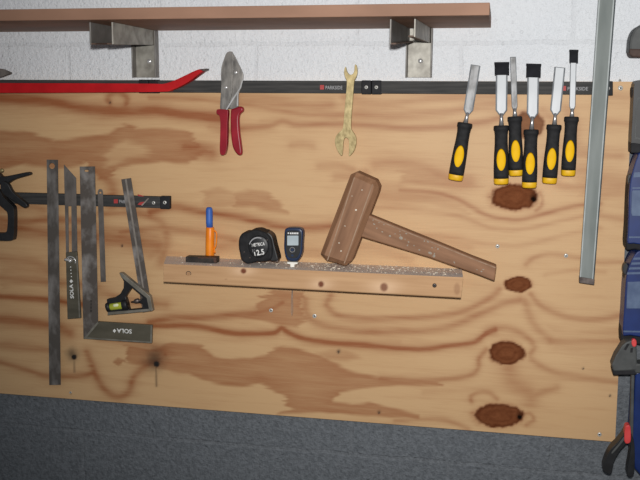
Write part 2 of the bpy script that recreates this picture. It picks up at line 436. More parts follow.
def ply_fields(px, py, X3):
    n = len(px)
    wx = np.empty(n); wy = np.empty(n); st = np.empty(n); wk = np.empty(n)
    for i in range(n):
        x, z = X3[i][0], X3[i][2]
        wx[i] = mnoise.noise((x * 9, z * 22, 0)); wy[i] = mnoise.noise((x * 7 + 9, z * 20, 3)) + .5 * mnoise.noise((x * 30, z * 90, 5))
        st[i] = mnoise.noise((x * 14, z * 160, 7)); wk[i] = mnoise.noise((x * 60, z * 70, 9)) + .6 * mnoise.noise((x * 140, z * 160, 1))
    qx = px + 4 * wx + 8 * st; qy = py + 1.7 * wy
    bx_ = px + 2 * wx + 1.2 * st; by_ = py + 1.0 * wy
    def segd(ax, ay, bx, by, X=qx, Y=qy):
        dx, dy = bx - ax, by - ay; l = dx * dx + dy * dy + 1e-9
        t = np.clip(((X - ax) * dx + (Y - ay) * dy) / l, 0, 1)
        return np.hypot(X - ax - t * dx, Y - ay - t * dy)
    g = np.zeros(n)
    for pl, w, s in BANDS:
        w = w * (1.15 if pl[0][0] < 200 else 1.35)
        pl = smooth(pl, 4, False); d = np.full(n, 1e9)
        for a, b in zip(pl, pl[1:]): d = np.minimum(d, segd(*a, *b, bx_, by_))
        v = min(1.1, s * (1.25 if pl[0][0] < 200 else .8)) * (.78 * np.exp(-(d / w) ** 2 * .9) * (1 + .35 * st) + .36 * np.exp(-(d / (2.6 * w)) ** 2))
        g = np.maximum(g, v) + .25 * np.minimum(g, v)
    for pg, e, s in PATCHES:
        d = np.full(n, 1e9); ins = np.zeros(n, bool)
        for k in range(len(pg)):
            (ax, ay), (bx, by) = pg[k], pg[(k + 1) % len(pg)]
            d = np.minimum(d, segd(ax, ay, bx, by))
            c = ((ay > qy) != (by > qy)); xi = ax + (qy - ay) * (bx - ax) / ((by - ay) if by != ay else 1e-9)
            ins ^= c & (qx < xi)
        sd = np.where(ins, d, -d); v = np.clip(sd / (2 * e) + .5, 0, 1); v = v * v * (3 - 2 * v)
        edge = np.exp(-np.maximum(sd, 0) / 9)          # late wood: darkest at the outline
        v = v * s * (.88 + .34 * edge) if s > 0 else v * s
        g = np.maximum(g, v) + .2 * np.minimum(g, v) if s > 0 else np.clip(g + v, 0, 2)
    rim = np.zeros(n); kn = np.zeros(n); halo = np.zeros(n); bl = np.zeros(n)
    for cx, cy, rx, ry, s in KNOTS:
        r = np.hypot((px - cx) / rx, (py - cy) / ry) + .13 * wk
        kn = np.maximum(kn, s * np.clip((1.04 - r) / .12, 0, 1))
        rim = np.maximum(rim, np.exp(-((r - .92) / .14) ** 2) + .5 * np.exp(-((r - .5) / .1) ** 2))
        halo = np.maximum(halo, .55 * np.exp(-np.maximum(r - 1, 0) * 7))
        ring = (r - 1.0) * 4.2
        halo = np.maximum(halo, .22 * (.5 + .5 * np.cos(ring * 6.28)) * np.exp(-np.maximum(r - 1, 0) * 3.0))
    g = np.maximum(g, halo)
    for cx, cy, r, so in SPOTS:
        d = np.hypot(px - cx, py - cy) * (1 + .15 * wk)
        bl = np.maximum(bl, np.clip((r * 1.25 - d) / (r * .5), 0, 1))
        d2 = np.hypot(px - cx + (2 if so > 5 else 0), (py - cy + so * .4) * .9) * (1 + .2 * wk)
        bl = np.maximum(bl, .7 * np.exp(-(d2 / so) ** 2 * 1.4))
    for a, b, w, s in STREAKS:
        bl = np.maximum(bl, s * np.exp(-(segd(*a, *b, px, py) / w) ** 2))
    return np.clip(g, 0, 1), kn, bl, np.clip(rim, 0, 1)

def ply_material():
    mt = bpy.data.materials.new('pine_plywood'); mt.use_nodes = True
    N = mt.node_tree.nodes; L = mt.node_tree.links; b = N['Principled BSDF']
    b.inputs['Roughness'].default_value = .58; b.inputs['Specular IOR Level'].default_value = .5
    geo = N.new('ShaderNodeNewGeometry')
    def att(n_):
        a = N.new('ShaderNodeAttribute'); a.attribute_name = n_; return a.outputs['Fac']
    def nz(sx, sz, det=4, rough=.5, dist=0):
        mp = N.new('ShaderNodeMapping'); mp.inputs['Scale'].default_value = (sx, 1, sz); L.new(geo.outputs['Position'], mp.inputs['Vector'])
        t = N.new('ShaderNodeTexNoise'); t.inputs['Scale'].default_value = 1; t.inputs['Detail'].default_value = det
        t.inputs['Roughness'].default_value = rough; t.inputs['Distortion'].default_value = dist
        L.new(mp.outputs[0], t.inputs['Vector']); return t.outputs['Fac']
    def mth(op, a, b_=None, clamp=False):
        n = N.new('ShaderNodeMath'); n.operation = op; n.use_clamp = clamp
        for i, v in enumerate((a, b_)):
            if v is None: continue
            if isinstance(v, (int, float)): n.inputs[i].default_value = v
            else: L.new(v, n.inputs[i])
        return n.outputs[0]
    def mix(f, a, c):
        n = N.new('ShaderNodeMix'); n.data_type = 'RGBA'
        for k, v in ((0, f), (6, a), (7, c)):
            if isinstance(v, (float, tuple)): n.inputs[k].default_value = v
            else: L.new(v, n.inputs[k])
        return n.outputs[2]
    fine = nz(16, 420, 3, .6); streak = nz(5, 60, 4, .55, .4); blot = nz(3, 9, 3)
    pale = mix(blot, lin(PALE0), lin(PALE1))
    g = mth('ADD', att('grain'), mth('MULTIPLY', mth('SUBTRACT', streak, .5), .6))
    g = mth('ADD', g, mth('MULTIPLY', mth('SUBTRACT', fine, .5), .42), True)
    c = mix(g, pale, lin(DARK))
    kcol = mix(nz(60, 110, 4, .6, 1.0), lin((98, 54, 33)), lin((138, 86, 56)))
    kcol = mix(mth('MULTIPLY', att('rim'), .75), kcol, lin((84, 42, 24)))
    c = mix(att('knot'), c, kcol)
    L.new(mth('MULTIPLY', mth('SUBTRACT', 1.0, att('knot'), True), .5), b.inputs['Specular IOR Level'])
    c = mix(att('soot'), c, lin((22, 16, 13)))
    L.new(c, b.inputs['Base Color'])
    bp = N.new('ShaderNodeBump'); bp.inputs['Strength'].default_value = .16; bp.inputs['Distance'].default_value = .001
    L.new(fine, bp.inputs['Height']); L.new(bp.outputs[0], b.inputs['Normal'])
    return mt
PALE0, PALE1, DARK = (203, 163, 117), (214, 177, 132), (154, 91, 50)

def build_ply():
    zt, zb = P(300, 80.5).z, P(300, 417.2).z
    zt, zb = 1.5385, .7722
    xl = -1.36
    nx, nz_ = 540, 256
    zs = np.linspace(zb, zt, nz_ + 1)
    V = []
    for z in zs:
        xr = .2717 + (.2627 - .2717) * (z - zb) / (zt - zb)
        for x in np.linspace(xl, xr, nx + 1): V.append((x, 0., z))
    W = nx + 1
    Fq = [(j * W + i, j * W + i + 1, (j + 1) * W + i + 1, (j + 1) * W + i) for j in range(nz_) for i in range(nx)]
    bd = [i for i in range(W)] + [j * W + nx for j in range(1, nz_ + 1)] + [nz_ * W + i for i in range(nx - 1, -1, -1)] + [j * W for j in range(nz_ - 1, 0, -1)]
    nV = len(V)
    A = np.array(V); d = A - np.array(CAM)
    R = np.array([Xw, Yw, Zw])            # world components -> camera components: d_cam = sum w_k * axis_k
    dc = d @ R
    px = 320 + F * dc[:, 0] / dc[:, 2]; py = 240 + F * dc[:, 1] / dc[:, 2]
    g, k, s, rm = ply_fields(px, py, V)
    base = len(V); V += [(V[i][0], .018, V[i][2]) for i in bd]
    nb = len(bd)
    Fq += [(bd[(q + 1) % nb], bd[q], base + q, base + (q + 1) % nb) for q in range(nb)]
    Fq.append(tuple(base + q for q in range(nb - 1, -1, -1))[::-1])
    org = Vector((-.54, 0, 1.155))
    me = bpy.data.meshes.new('plywood_panel'); me.from_pydata([Vector(v) - org for v in V], [], Fq); me.update()
    for nm, arr in (('grain', g), ('knot', k), ('soot', s), ('rim', rm)):
        at = me.attributes.new(nm, 'FLOAT', 'POINT'); at.data.foreach_set('value', np.concatenate([arr, arr[bd]]).astype(np.float32))
    me.materials.append(ply_material())
    o = bpy.data.objects.new('plywood_panel', me); o.location = org; link(o)
    tag(o, 'large pine plywood panel with dark knots fixed to the wall behind all the tools', 'tool board')
    for x, y, r in ((620.5, 88, 2.6), (599.5, 434.5, 2.2), (497.5, 246.3, 2.2), (566, 255.7, 2.2), (271, 310.3, 2.1), (314.5, 316, 2.2), (70.5, 392.5, 1.2), (620, 80.3, 1.4)):
        screw(x, y, r, -.0003, o, 30)
    return o
build_ply()

# ------------------------------------------------------------------ shelf and brackets above
zs_ = P(100, 31.2, WALL_Y).z
bm = bmesh.new(); box_bm(bm, (-1.9, -.262, zs_), (P(491, 27, WALL_Y).x, WALL_Y, zs_ + .022))
tag(build('wall_shelf', bm, M['shelf'], bevel=.001), 'brown wooden shelf board running along the top of the white wall', 'shelf')

def bracket(xl, xr, label, arm_y, bolt, dx=0., zf2=None):
    """xl, xr: pixel x of the outer edges of the post on the wall"""
    a, b = P(xl, 60, WALL_Y).x, P(xr, 60, WALL_Y).x
    zb = P((xl + xr) / 2, 77.6, WALL_Y).z; zt = zs_ - .0006
    t = thing('shelf_bracket', ((a + b) / 2, WALL_Y, zb), label, 'shelf bracket', 'steel brackets under the brown shelf')
    bm = bmesh.new(); y0 = WALL_Y - .0005
    box_bm(bm, (a + .003, y0 - .004, zb), (b - .003, y0, zt))
    build('web', bm, M['galv'], t, bevel=.0008)
    for x0 in (a, b - .003):
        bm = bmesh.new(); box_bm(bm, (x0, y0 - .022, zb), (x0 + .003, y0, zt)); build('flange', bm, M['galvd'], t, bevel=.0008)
    # arm: two side plates reaching into the room with a small rusty lip along the bottom
    zr, zf = arm_y; ya, yb = y0 - .0045, y0 - .235
    for s, x0 in ((-1, a + .0035), (1, b - .0065)):
        bm = bmesh.new(); zf = zf2 if (zf2 and s > 0) else arm_y[1]
        vs = [bm.verts.new(v) for v in ((x0, ya, zr), (x0 + dx, yb, zf), (x0 + dx, yb, zt), (x0, ya, zt))]
        f = bm.faces.new(vs); r = bmesh.ops.extrude_face_region(bm, geom=[f])
        for v in [g for g in r['geom'] if isinstance(g, bmesh.types.BMVert)]: v.co.x += .003
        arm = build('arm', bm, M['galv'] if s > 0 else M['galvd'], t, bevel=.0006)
        bm = bmesh.new()
        xa = x0 + .003 if s < 0 else x0 - .010
        vs = [bm.verts.new(v) for v in ((xa, y0 - .03, zr), (xa + .010, y0 - .03, zr), (xa + .010 + dx, yb, zf), (xa + dx, yb, zf))]
        f = bm.faces.new(vs); r = bmesh.ops.extrude_face_region(bm, geom=[f])
        for v in [g for g in r['geom'] if isinstance(g, bmesh.types.BMVert)]: v.co.z += .003
        build('lip', bm, M['rust'], arm)
    dome('bolt', bolt[0], bolt[1], 2.6, 2.6, y0 - .004, .004, M['chrome'], t, n=12)
    return t
bracket(135.4, 159.2, 'galvanised shelf bracket on the wall above the red pry bar', (P(156, 44.8, .01).z, P(91, 44.6, -.215).z), (149.5, 61.5))
bracket(406.6, 432.6, 'galvanised shelf bracket on the wall between wrench and chisels', (P(430, 43, .01).z, P(391, 44.5, -.215).z), (420.5, 61), -.012, P(415, 37, -.215).z)

# ------------------------------------------------------------------ magnetic rails
def rail(x0, x1, yt, yb, label, logo=None, capl=True, capr=True, extra=None):
    """yt, yb: functions pixel x -> top / bottom pixel y of the front face at Y=-.012"""
    yf = -.012
    c = P((x0 + x1) / 2, (yt((x0 + x1) / 2) + yb((x0 + x1) / 2)) / 2, 0)
    t = thing('magnetic_rail', c, label, 'magnetic tool rail', 'black magnetic tool rails')
    cw = 9.5
    a, b = x0 + (cw if capl else 0), x1 - (cw if capr else 0)
    plate('bar', [(a, yt(a)), (b, yt(b)), (b, yb(b)), (a, yb(a))], yf, .0118, M['rail'], t, .0008)
    bm = bmesh.new(); h = lambda x, k: yt(x) + (yb(x) - yt(x)) * k
    for k0, k1 in ((.06, .17), (.83, .94)):
        plate_bm(bm, [(a, h(a, k0)), (b, h(b, k0)), (b, h(b, k1)), (a, h(a, k1))], yf - .0008, .0012)
    build('steel_strip', bm, M['rail'], t)
    for on, p, q in ((capl, x0, x0 + cw), (capr, x1 - cw, x1)):
        if not on: continue
        cp = plate('end_cap', [(p, yt(p) - .6), (q, yt(q) - .6), (q, yb(q) + .8), (p, yb(p) + .8)], yf - .0015, .0133, M['railcap'], t, .0015)
        mx = (p + q) / 2
        screw(mx, (yt(mx) + yb(mx)) / 2, 1.9, yf - .0015, cp, 20)
    if logo:
        lx, w, dim = logo; h0, h1 = h(lx, .68), h(lx + w, .68)
        plate('logo_badge', [(lx, h(lx, .34)), (lx + 4, h(lx, .34)), (lx + 4, h(lx, .7)), (lx, h(lx, .7))], yf - .0008, .001, M['red_print'], t)
        text('logo_text', 'PARKSIDE', (lx + 5.4, h0), (lx + w, h1), (h0 - h(lx, .4)), yf - .0008, M['grey_print'] if dim else M['white'], t)
    return t
tt = lambda x: 80.0 + .0033 * x - .3
tb = lambda x: 91.6 + .0052 * x
rail(-90, 148, tt, tb, 'black magnetic rail behind the red pry bar at upper left', None)
rail(148.6, 371, tt, tb, 'black magnetic rail holding the tin snips and the wrench', (320, 22.4, True))
rail(371.6, 613, tt, tb, 'black magnetic rail holding the six chisels', (562, 26, True))
lt = lambda x: 192.2 + .028 * x
lb = lambda x: 203.2 + .031 * x
LR = rail(-74, 169.5, lt, lb, 'lower black magnetic rail holding the squares and rules', (113.8, 20, True))
screw(153.6, 202.8, 1.8, -.0136, LR, 10)
# red and white arrow sticker on the lower rail
stk = plate('sticker', [(137.5, 194.2), (142, 195.4), (144, 196.6), (138, 196)], -.0126, .0007, M['red_print'], LR)
plate('sticker', [(137.5, 204.6), (140, 202.2), (145, 201.6), (141.5, 205.2)], -.0126, .0007, M['red_print'], LR)
plate('sticker', [(141, 205.4), (148, 198), (149, 198.6), (142.5, 205.6)], -.0126, .0007, M['wire'], LR)

RF = -.0129   # plane against which steel tools sit on the rails

# ------------------------------------------------------------------ pry bar and the pointed tip at the left
t = thing('pry_bar', P(80, 87, -.03), 'red painted pry bar with upturned tip lying along the top rail', 'pry bar')
ptop = smooth([(-60, 82.6), (0, 83), (80, 83.2), (150, 83.6), (163, 83.8), (172, 81.3), (183, 76.4), (193, 71.5), (199, 69.2)], 4, False)
pbot = smooth([(203, 71.2), (196, 76.2), (189, 81.4), (180, 86.4), (171, 90), (160, 91.8), (80, 92.6), (0, 92.9), (-60, 93)], 4, False)
plate('shaft', ptop + pbot, -.0325, .0196, M['redpaint'], t, .005, smooth_=False, seg=3)
plate('tip', [(199, 69.2), (206.6, 68.4), (207.2, 69.4), (203, 71.2)], -.0315, .016, M['worn'], t, .001)
t = thing('gouge', P(0, 74, 0), 'grey pointed steel blade tip poking in above the pry bar at left edge', 'tool')
plate('blade', smooth([(-30, 68.2), (-10, 68), (2, 68.8), (7, 70.6), (11.5, 73), (6, 75.2), (0, 77.2), (-12, 78), (-30, 78)], 3), -.022, .006, M['darksteel'], t, .0018)
loft('handle', [(-26, 73, 4.8), (-40, 73, 5.5), (-75, 73, 6.5), (-95, 73, 5)], -.019, M['blackpl'], t, .9)

# ------------------------------------------------------------------ black clamp at the left edge
t = thing('trigger_clamp', P(4, 195, -.02), 'black trigger clamp hanging at the left edge with open loop handle', 'clamp')
plate('jaw', smooth([(-14, 172), (-2, 173), (2, 176.5), (14, 174.6), (26, 172.2), (29.6, 172.8), (29.8, 174.6), (27, 175.8), (14, 179.6), (7, 183.6), (2, 184), (-14, 186)], 4), -.03, .014, M['blackpl'], t, .003)
plate('lever', smooth([(2, 181), (8, 184), (12, 191), (19, 197.6), (26, 203.4), (27, 206.6), (24.4, 208), (19, 205), (10, 199), (4, 195), (0, 188)], 4), -.036, .012, M['blackpl'], t, .0025)
plate('loop_handle', smooth([(-20, 188), (-2, 190), (3, 197), (11, 204.6), (13.6, 209), (14, 222), (13.4, 237), (10, 240.6), (-6, 240.4), (-24, 240), (-26, 210)], 4), -.034, .016, M['blackpl'], t, .003,
      holes=[smooth([(-14, 200), (-4, 203), (4, 209), (7.4, 214), (7.2, 228), (5, 232.6), (-4, 233), (-14, 232)], 4)])
dome('pivot_screw', 2, 170.4, 2.2, 2.0, -.03, .004, M['brass'], t, n=12)

# ------------------------------------------------------------------ rules and squares on the lower rail
t = thing('steel_rule', P(52, 272, RF), 'long dark steel rule with hanging hole, longest and furthest left', 'rule')
plate('blade', [(46.6, 159.6), (57.8, 159.8), (60.6, 384.8), (49.2, 385)], RF - .0015, .0015, M['rule'], t, .0002, holes=[oval(51.9, 166, 2.9, 3.0, 0, 16)])

t = thing('sliding_bevel', P(70, 245, RF), 'dark adjustable angle gauge with pointed blade and bright wing nut, just right of longest rule', 'bevel gauge')
plate('blade', [(63.8, 164.6), (76, 178), (77.4, 262), (66.2, 262)], RF - .006, .0015, M['darksteel'], t, .0002,
      holes=[[(68.2, 206), (71.3, 206), (71.8, 256), (68.7, 256)]])
st = plate('stock', [(65.6, 252.6), (76.6, 251.6), (80.6, 318), (67.4, 319)], RF - .0125, .006, M['stock'], t, .0008)
plate('edge_strip', [(76.2, 256), (77.4, 256), (80.2, 317.6), (78.9, 317.8)], RF - .0128, .0006, M['stocklight'], st)
wn = loft('wing_nut', [(64.5, 259.4, .9), (66.5, 259.6, 1.5), (68.4, 260, 1.2), (70, 260.6, 1.6), (71.6, 261.4, 1.2)], RF - .0165, M['chrome'], t, 1., 10)
tube('washer', [P(70.5 + 5 * math.cos(a), 262 + 5.4 * math.sin(a), RF - .0128) for a in [math.radians(q) for q in range(-150, 20, 12)]], .0013, M['chrome'], t, 8)
dome('bolt', 70.4, 260.4, 2.4, 2.4, RF - .0125, .0045, M['chrome'], t, n=12)
text('lettering', 'SOLA', (73.8, 298.6), (72.6, 284.2), 3.6, RF - .0131, M['white'], st)
plate('emblem', oval(71.2, 281.2, 1.7, 1.9, 0, 4), RF - .0131, .0006, M['white'], st)
bm = bmesh.new()
for q in range(4): plate_bm(bm, oval(70.6 + .25 * q, 267 + 3.2 * q, .55, .55, 0, 8), RF - .0131, .0006)
build('scale_dots', bm, M['white'], st)

t = thing('try_square', P(98, 250, RF), 'large L-shaped try square with wide blade and lettered stock at its foot', 'try square')
plate('blade', [(79.6, 166.6), (94.8, 166.4), (98, 326), (83.4, 338)], RF - .0022, .0022, M['smudge'], t, .0003, holes=[oval(86.4, 170.8, 2.3, 1.2, 0, 12)])
st = plate('stock', [(83.2, 338.6), (97.6, 321.6), (152, 325.2), (151.6, 343.2)], RF - .0105, .008, M['stock'], t, .0012)
plate('edge_strip', [(83.2, 338.6), (97.6, 321.6), (98.4, 323.4), (86.8, 337.4), (150.4, 341.6), (151.6, 343.2)], RF - .0109, .0008, M['stocklight'], st)
plate('end_plate', [(150.6, 325.6), (152.2, 325.4), (151.8, 343), (150.2, 342.6)], RF - .0112, .0012, M['stocklight'], st)
text('lettering', 'SOLA', (131.6, 329.6), (116.6, 328.6), 4.2, RF - .0112, M['white'], st)
plate('emblem', oval(114.4, 330.8, 1.7, 1.9, 0, 4), RF - .0112, .0006, M['white'], st)
bm = bmesh.new()
for q in range(4): plate_bm(bm, rect(90.2, 300 + 3.2 * q, 91.8, 302.4 + 3.2 * q), RF - .0026, .0006)
build('print_mark', bm, M['darkhole'], t)

t = thing('narrow_rule', P(101, 236, RF), 'narrow dark steel rule hanging right of the try square blade', 'rule')
plate('blade', smooth([(97.6, 192), (98.4, 189.8), (100.2, 189), (102, 189.8), (102.8, 192)], 3, False) + [(105.8, 281.6), (100.6, 281.8)], RF - .0012, .0012, M['darksteel'], t, .0002, holes=[oval(100.3, 192.6, 1.2, 1.2, 0, 10)])

t = thing('combination_square', P(135, 245, RF), 'combination square with tilted grooved rule and black head holding green level vial', 'combination square')
rl = plate('rule', [(121.2, 179.4), (130.8, 178), (152, 311), (142.6, 312.6)], RF - .0025, .0025, M['smudge'], t, .0003)
plate('groove', [(124.9, 179.4), (126.6, 179), (147.8, 311), (146.2, 311.4)], RF - .0028, .0006, M['rule_groove'], rl)
Y0 = RF - .016
head = [(106.6, 299.2), (114, 297.8), (120, 294), (123.4, 288), (123.6, 281), (120.4, 275), (121, 273), (149, 296.4), (152, 310.8), (107.6, 314.8)]
hole = [(125.4, 296.8), (131.6, 287.6), (142.4, 296.8), (142, 299.6), (137, 302.2), (142.4, 304), (142.8, 308.4), (129, 309.8), (127.4, 303)]
plate('head', head, Y0, .0128, M['blackpl'], t, .0012, holes=[hole])
plate('mitre_face', [(119.2, 272.6), (122, 273), (150, 296.4), (152.6, 310.6), (149.2, 311), (146.6, 298.2), (121.4, 277.4)], Y0 - .001, .013, M['stocklight'], t, .0006)
plate('base_face', [(107.6, 312.2), (149.4, 308.8), (152.4, 311), (107.4, 315.2)], Y0 - .001, .013, M['stocklight'], t, .0006)
v = loft('level_vial', [(110.2, 307, 2.9), (111, 306.9, 3.3), (122.6, 305.4, 3.3), (123.4, 305.3, 2.9)], Y0 - .001, M['vial'], t, .8, 14)
loft('bubble', [(113, 305.8, .4), (114, 305.6, 1.5), (117.6, 305, 1.5), (118.6, 304.9, .4)], Y0 - .0066, M['bubble'], v, .5, 10)
loft('vial_ring', [(122.8, 305.4, 4.6), (123.4, 305.3, 5), (127, 304.6, 5), (127.6, 304.5, 4.6)], Y0 - .001, M['blackpl'], t, .8, 16)
loft('vial_ring', [(106.8, 307.3, 3.8), (107.2, 307.2, 4.2), (109.8, 306.9, 4.2), (110.2, 306.8, 3.8)], Y0 - .001, M['blackpl'], t, .8, 16)
loft('lock_knob', [(131, 302, .5), (133.6, 301.8, 1), (135.6, 301.2, 2.2), (138.6, 300.6, 2.4), (139, 300.5, 1.2), (144, 299.6, 1.2)], Y0 + .005, M['worn'], t, .9, 12)

# ------------------------------------------------------------------ tin snips
t = thing('tin_snips', P(231, 104, RF), 'steel tin snips with red dipped handles hanging on top rail', 'snips')
left_jaw = smooth([(226.2, 53.4), (228.6, 51.6), (231.6, 51.6), (232.4, 54), (232.2, 74), (231.8, 92), (229, 102), (226.6, 110.5), (220.4, 110.5), (220.6, 96), (221.4, 84), (221, 76), (221.4, 67.5), (223.6, 60)], 3)
plate('jaw', left_jaw, RF - .009, .005, M['snip'], t, .0012)
right_jaw = smooth([(231, 52.2), (234, 55.6), (238.6, 64.6), (242.4, 72.8), (242.8, 78), (240.6, 88), (238.4, 95), (237.6, 108.8), (230.6, 108.8), (226.4, 107.6), (231.4, 96), (232.4, 84), (231.8, 66)], 3)
plate('jaw', right_jaw, RF - .0062, .0062, M['snip'], t, .0012)
plate('cutting_edge', [(242.2, 79), (243, 79.6), (240.8, 88.4), (233.4, 99.6), (226.8, 110.2), (225.6, 109.8), (232.4, 98.4), (239.4, 88)], RF - .0105, .0015, M['chrome'], t, .0003)
plate('cutting_edge', [(237.2, 92), (238.4, 91.4), (238.2, 106), (236.8, 106)], RF - .0068, .001, M['chrome'], t)
dome('pivot_bolt', 226, 87.4, 2.1, 1.9, RF - .009, .003, M['chrome'], t, n=14)
dome('pivot_bolt', 235.9, 72.4, 2.1, 1.9, RF - .009, .003, M['chrome'], t, n=14)
hy = RF - .0105
plate('handle', smooth([(216.4, 110.6), (218.4, 109.2), (226.8, 109.8), (228, 112.2), (227.4, 122), (227.2, 138), (226.6, 148), (224.6, 154.4), (221, 154.8), (219.6, 150), (220, 136), (220.2, 122), (219.2, 115.6), (216.6, 113.6)], 4), hy - .004, .0125, M['redgrip'], t, .0042, seg=4)
plate('handle', smooth([(230.4, 112.4), (231, 109.4), (234, 108.2), (239, 106.4), (242.6, 107.6), (243, 111), (239.8, 114.4), (238.8, 120), (239.4, 132), (241, 144), (241.8, 152.6), (240, 155.4), (236.4, 153.6), (232.6, 147), (230.8, 136), (230.2, 122)], 4), hy - .004, .0125, M['redgrip'], t, .0042, seg=4)

# ------------------------------------------------------------------ wrench
wr = smooth([(344.9, 67.4), (345.8, 67.2), (347, 71.4), (349.4, 74.4), (352.4, 74.2), (354.2, 71), (354.6, 65.6), (355.6, 64.4), (357, 67), (357.4, 72.6), (356, 77.4), (354.2, 81.4),
             (353, 96), (351.8, 112), (351, 127), (352.6, 131.4), (355.6, 136.4), (356.3, 142.6), (354.4, 150), (350.6, 155.2), (348.8, 155.4), (349, 149), (348.8, 141), (347.6, 138.2), (345.6, 137.6), (343.9, 139.4), (343.2, 143), (342.8, 150), (342, 155.4), (340.2, 154.6), (337, 149.6), (335, 142.6), (335.8, 136.6), (339.4, 132), (342.8, 128), (344.4, 112), (345.8, 96), (346.8, 82), (345, 77), (344, 72)], 3)
o = plate('open_end_wrench', wr, RF - .007, .007, M['brass'], None, .0018)
tag(o, 'brassy open-end wrench hanging on the top rail between snips and chisels', 'wrench')

# ------------------------------------------------------------------ chisels
def chisel(blade_top, shoulder, neck, bw, body_top, body_bot, hw, label, guard=None, dull=False, dy=0.):
    """axis points in pixels: blade_top -> shoulder -> neck (handle top); bw blade half width, hw handle half width"""
    by = RF - .004
    hy = -.0215 - dy
    t = thing('chisel', P(*body_bot, hy), label, 'chisel', 'yellow and black wood chisels on the top rail')
    def along(a, b, k): return (a[0] + (b[0] - a[0]) * k, a[1] + (b[1] - a[1]) * k)
    def off(p, a, b, s):
        dx, dy_ = b[0] - a[0], b[1] - a[1]; l = math.hypot(dx, dy_); return (p[0] + dy_ / l * s * -1, p[1] + dx / l * s)
    tip = blade_top
    pl = [off(tip, blade_top, shoulder, bw), off(tip, blade_top, shoulder, -bw), off(shoulder, blade_top, shoulder, -bw),
          off(along(shoulder, neck, .35), shoulder, neck, -1.8), off(along(shoulder, neck, .35), shoulder, neck, 1.8), off(shoulder, blade_top, shoulder, bw)]
    b = plate('blade', pl, by, .004, M['bevelside'], t, .0003)
    ins = bw * .26 if bw > 4 else bw * .2
    fl = [off(along(tip, shoulder, .015), blade_top, shoulder, bw - ins), off(along(tip, shoulder, .015), blade_top, shoulder, -bw + ins), off(shoulder, blade_top, shoulder, -bw + ins),
          off(along(shoulder, neck, .3), shoulder, neck, -1.2), off(along(shoulder, neck, .3), shoulder, neck, 1.2), off(shoulder, blade_top, shoulder, bw - ins)]
    plate('blade_face', fl, by - .0009, .0012, M['bladegrey'] if dull else M['blade'], b, .0003)
    loft('shank', [(*along(shoulder, neck, .2), 1.7), (*along(shoulder, neck, .55), 1.9), (*along(shoulder, neck, 1.05), 2.8)], by + .001 - dy * .5, M['shank'], t, .9, 14)
    st = [(*along(body_top, body_bot, k), hw * w) for k, w in
          ((0, .86), (.012, 1.0), (.07, 1.02), (.085, .93), (.16, .86), (.3, .86), (.5, .95), (.7, 1.0), (.84, 1.0), (.905, .99))]
    loft('handle', st, hy, M['blackrub'], t, .92, 24, 2.6)
    st = [(*along(body_top, body_bot, k), hw * w) for k, w in ((.9, 1.0), (.91, 1.01), (.975, .98), (.995, .9), (1.0, .7))]
    loft('end_cap', st, hy, M['yellowcap'], t, .92, 24, 2.6)
    c = along(body_top, body_bot, .585); ang = math.degrees(math.atan2(body_bot[1] - body_top[1], body_bot[0] - body_top[0])) - 90
    r = hw * mpp(*c, hy) * .92
    # oval grip inlay wrapped on the front of the handle
    bm = bmesh.new(); rings = []
    for k in (1., .85, .6, .3, .05):
        rg = []
        for x, z in oval(0, 0, hw * .66 * k, 11.8 * k, 0, 24):
            f = 1 - abs(x / hw) ** 2.6
            a = math.radians(ang); p = P(c[0] + x * math.cos(a) - z * math.sin(a), c[1] + x * math.sin(a) + z * math.cos(a), hy)
            q = p + Vector((0, -r * (max(f, 0) ** (1 / 2.6)) * (1.015 + .035 * (1 - k)) + (.0016 if k == 1. else 0), 0))
            rg.append(CAM + (q - CAM) if False else q)
        rings.append(rg)
    ring_loft(bm, rings)
    build('grip_inlay', bm, M['yellow'], t, True)
    if guard:
        a, b_, gw = guard
        g = plate('blade_guard', [off(a, a, b_, gw), off(a, a, b_, -gw), off(b_, a, b_, -gw), off(b_, a, b_, gw)], by - .004, .0078, M['guard'], t, .0012)
        p, q = along(a, b_, .0), along(a, b_, .16)
        plate('guard_rim', [off(p, a, b_, gw + .3), off(p, a, b_, -gw - .3), off(q, a, b_, -gw - .3), off(q, a, b_, gw + .3)], by - .0046, .008, M['guard'], g, .0008)
    return t
chisel((475.6, 65), (468.4, 109.6), (465.4, 123.2), 4.9, (465.2, 122.8), (455.2, 180.2), 7.6, 'bare-bladed yellow and black chisel hanging tilted, apart at far left of the six', None, True)
chisel((501.8, 66), (501.4, 110), (501.3, 126), 5.9, (501.2, 125.5), (501.2, 184.2), 7.6, 'capped chisel just left of the thin grey-bladed chisel, second from the left', ((501.8, 62), (502, 75), 7.3), False, .006)
chisel((513, 56.8), (514.6, 106), (515, 117.2), 3.0, (514.8, 116.4), (516.2, 175.8), 7.4, 'thin dull-bladed chisel half hidden behind two capped chisels, third from the left', None, True)
chisel((533.4, 66), (532.6, 113), (531.6, 130), 5.9, (531.2, 129.5), (529.2, 187.8), 7.6, 'widest capped chisel, hanging lowest, fourth from the left of the six', ((533.8, 63.6), (533.4, 77.4), 7.3), False, .006)
chisel((560, 67.2), (555.6, 110), (554.4, 125.2), 5.5, (554.2, 124.6), (549.2, 183.4), 7.6, 'bright bare-bladed chisel between two capped chisels, fifth from the left', None)
chisel((573.6, 54), (572.4, 106), (571.8, 117.6), 3.1, (571.6, 116.6), (568, 175.8), 7.4, 'narrow chisel with tall black cap, rightmost and set highest beside the grey bar', ((574, 49.6), (573.8, 62.8), 4.3), False)

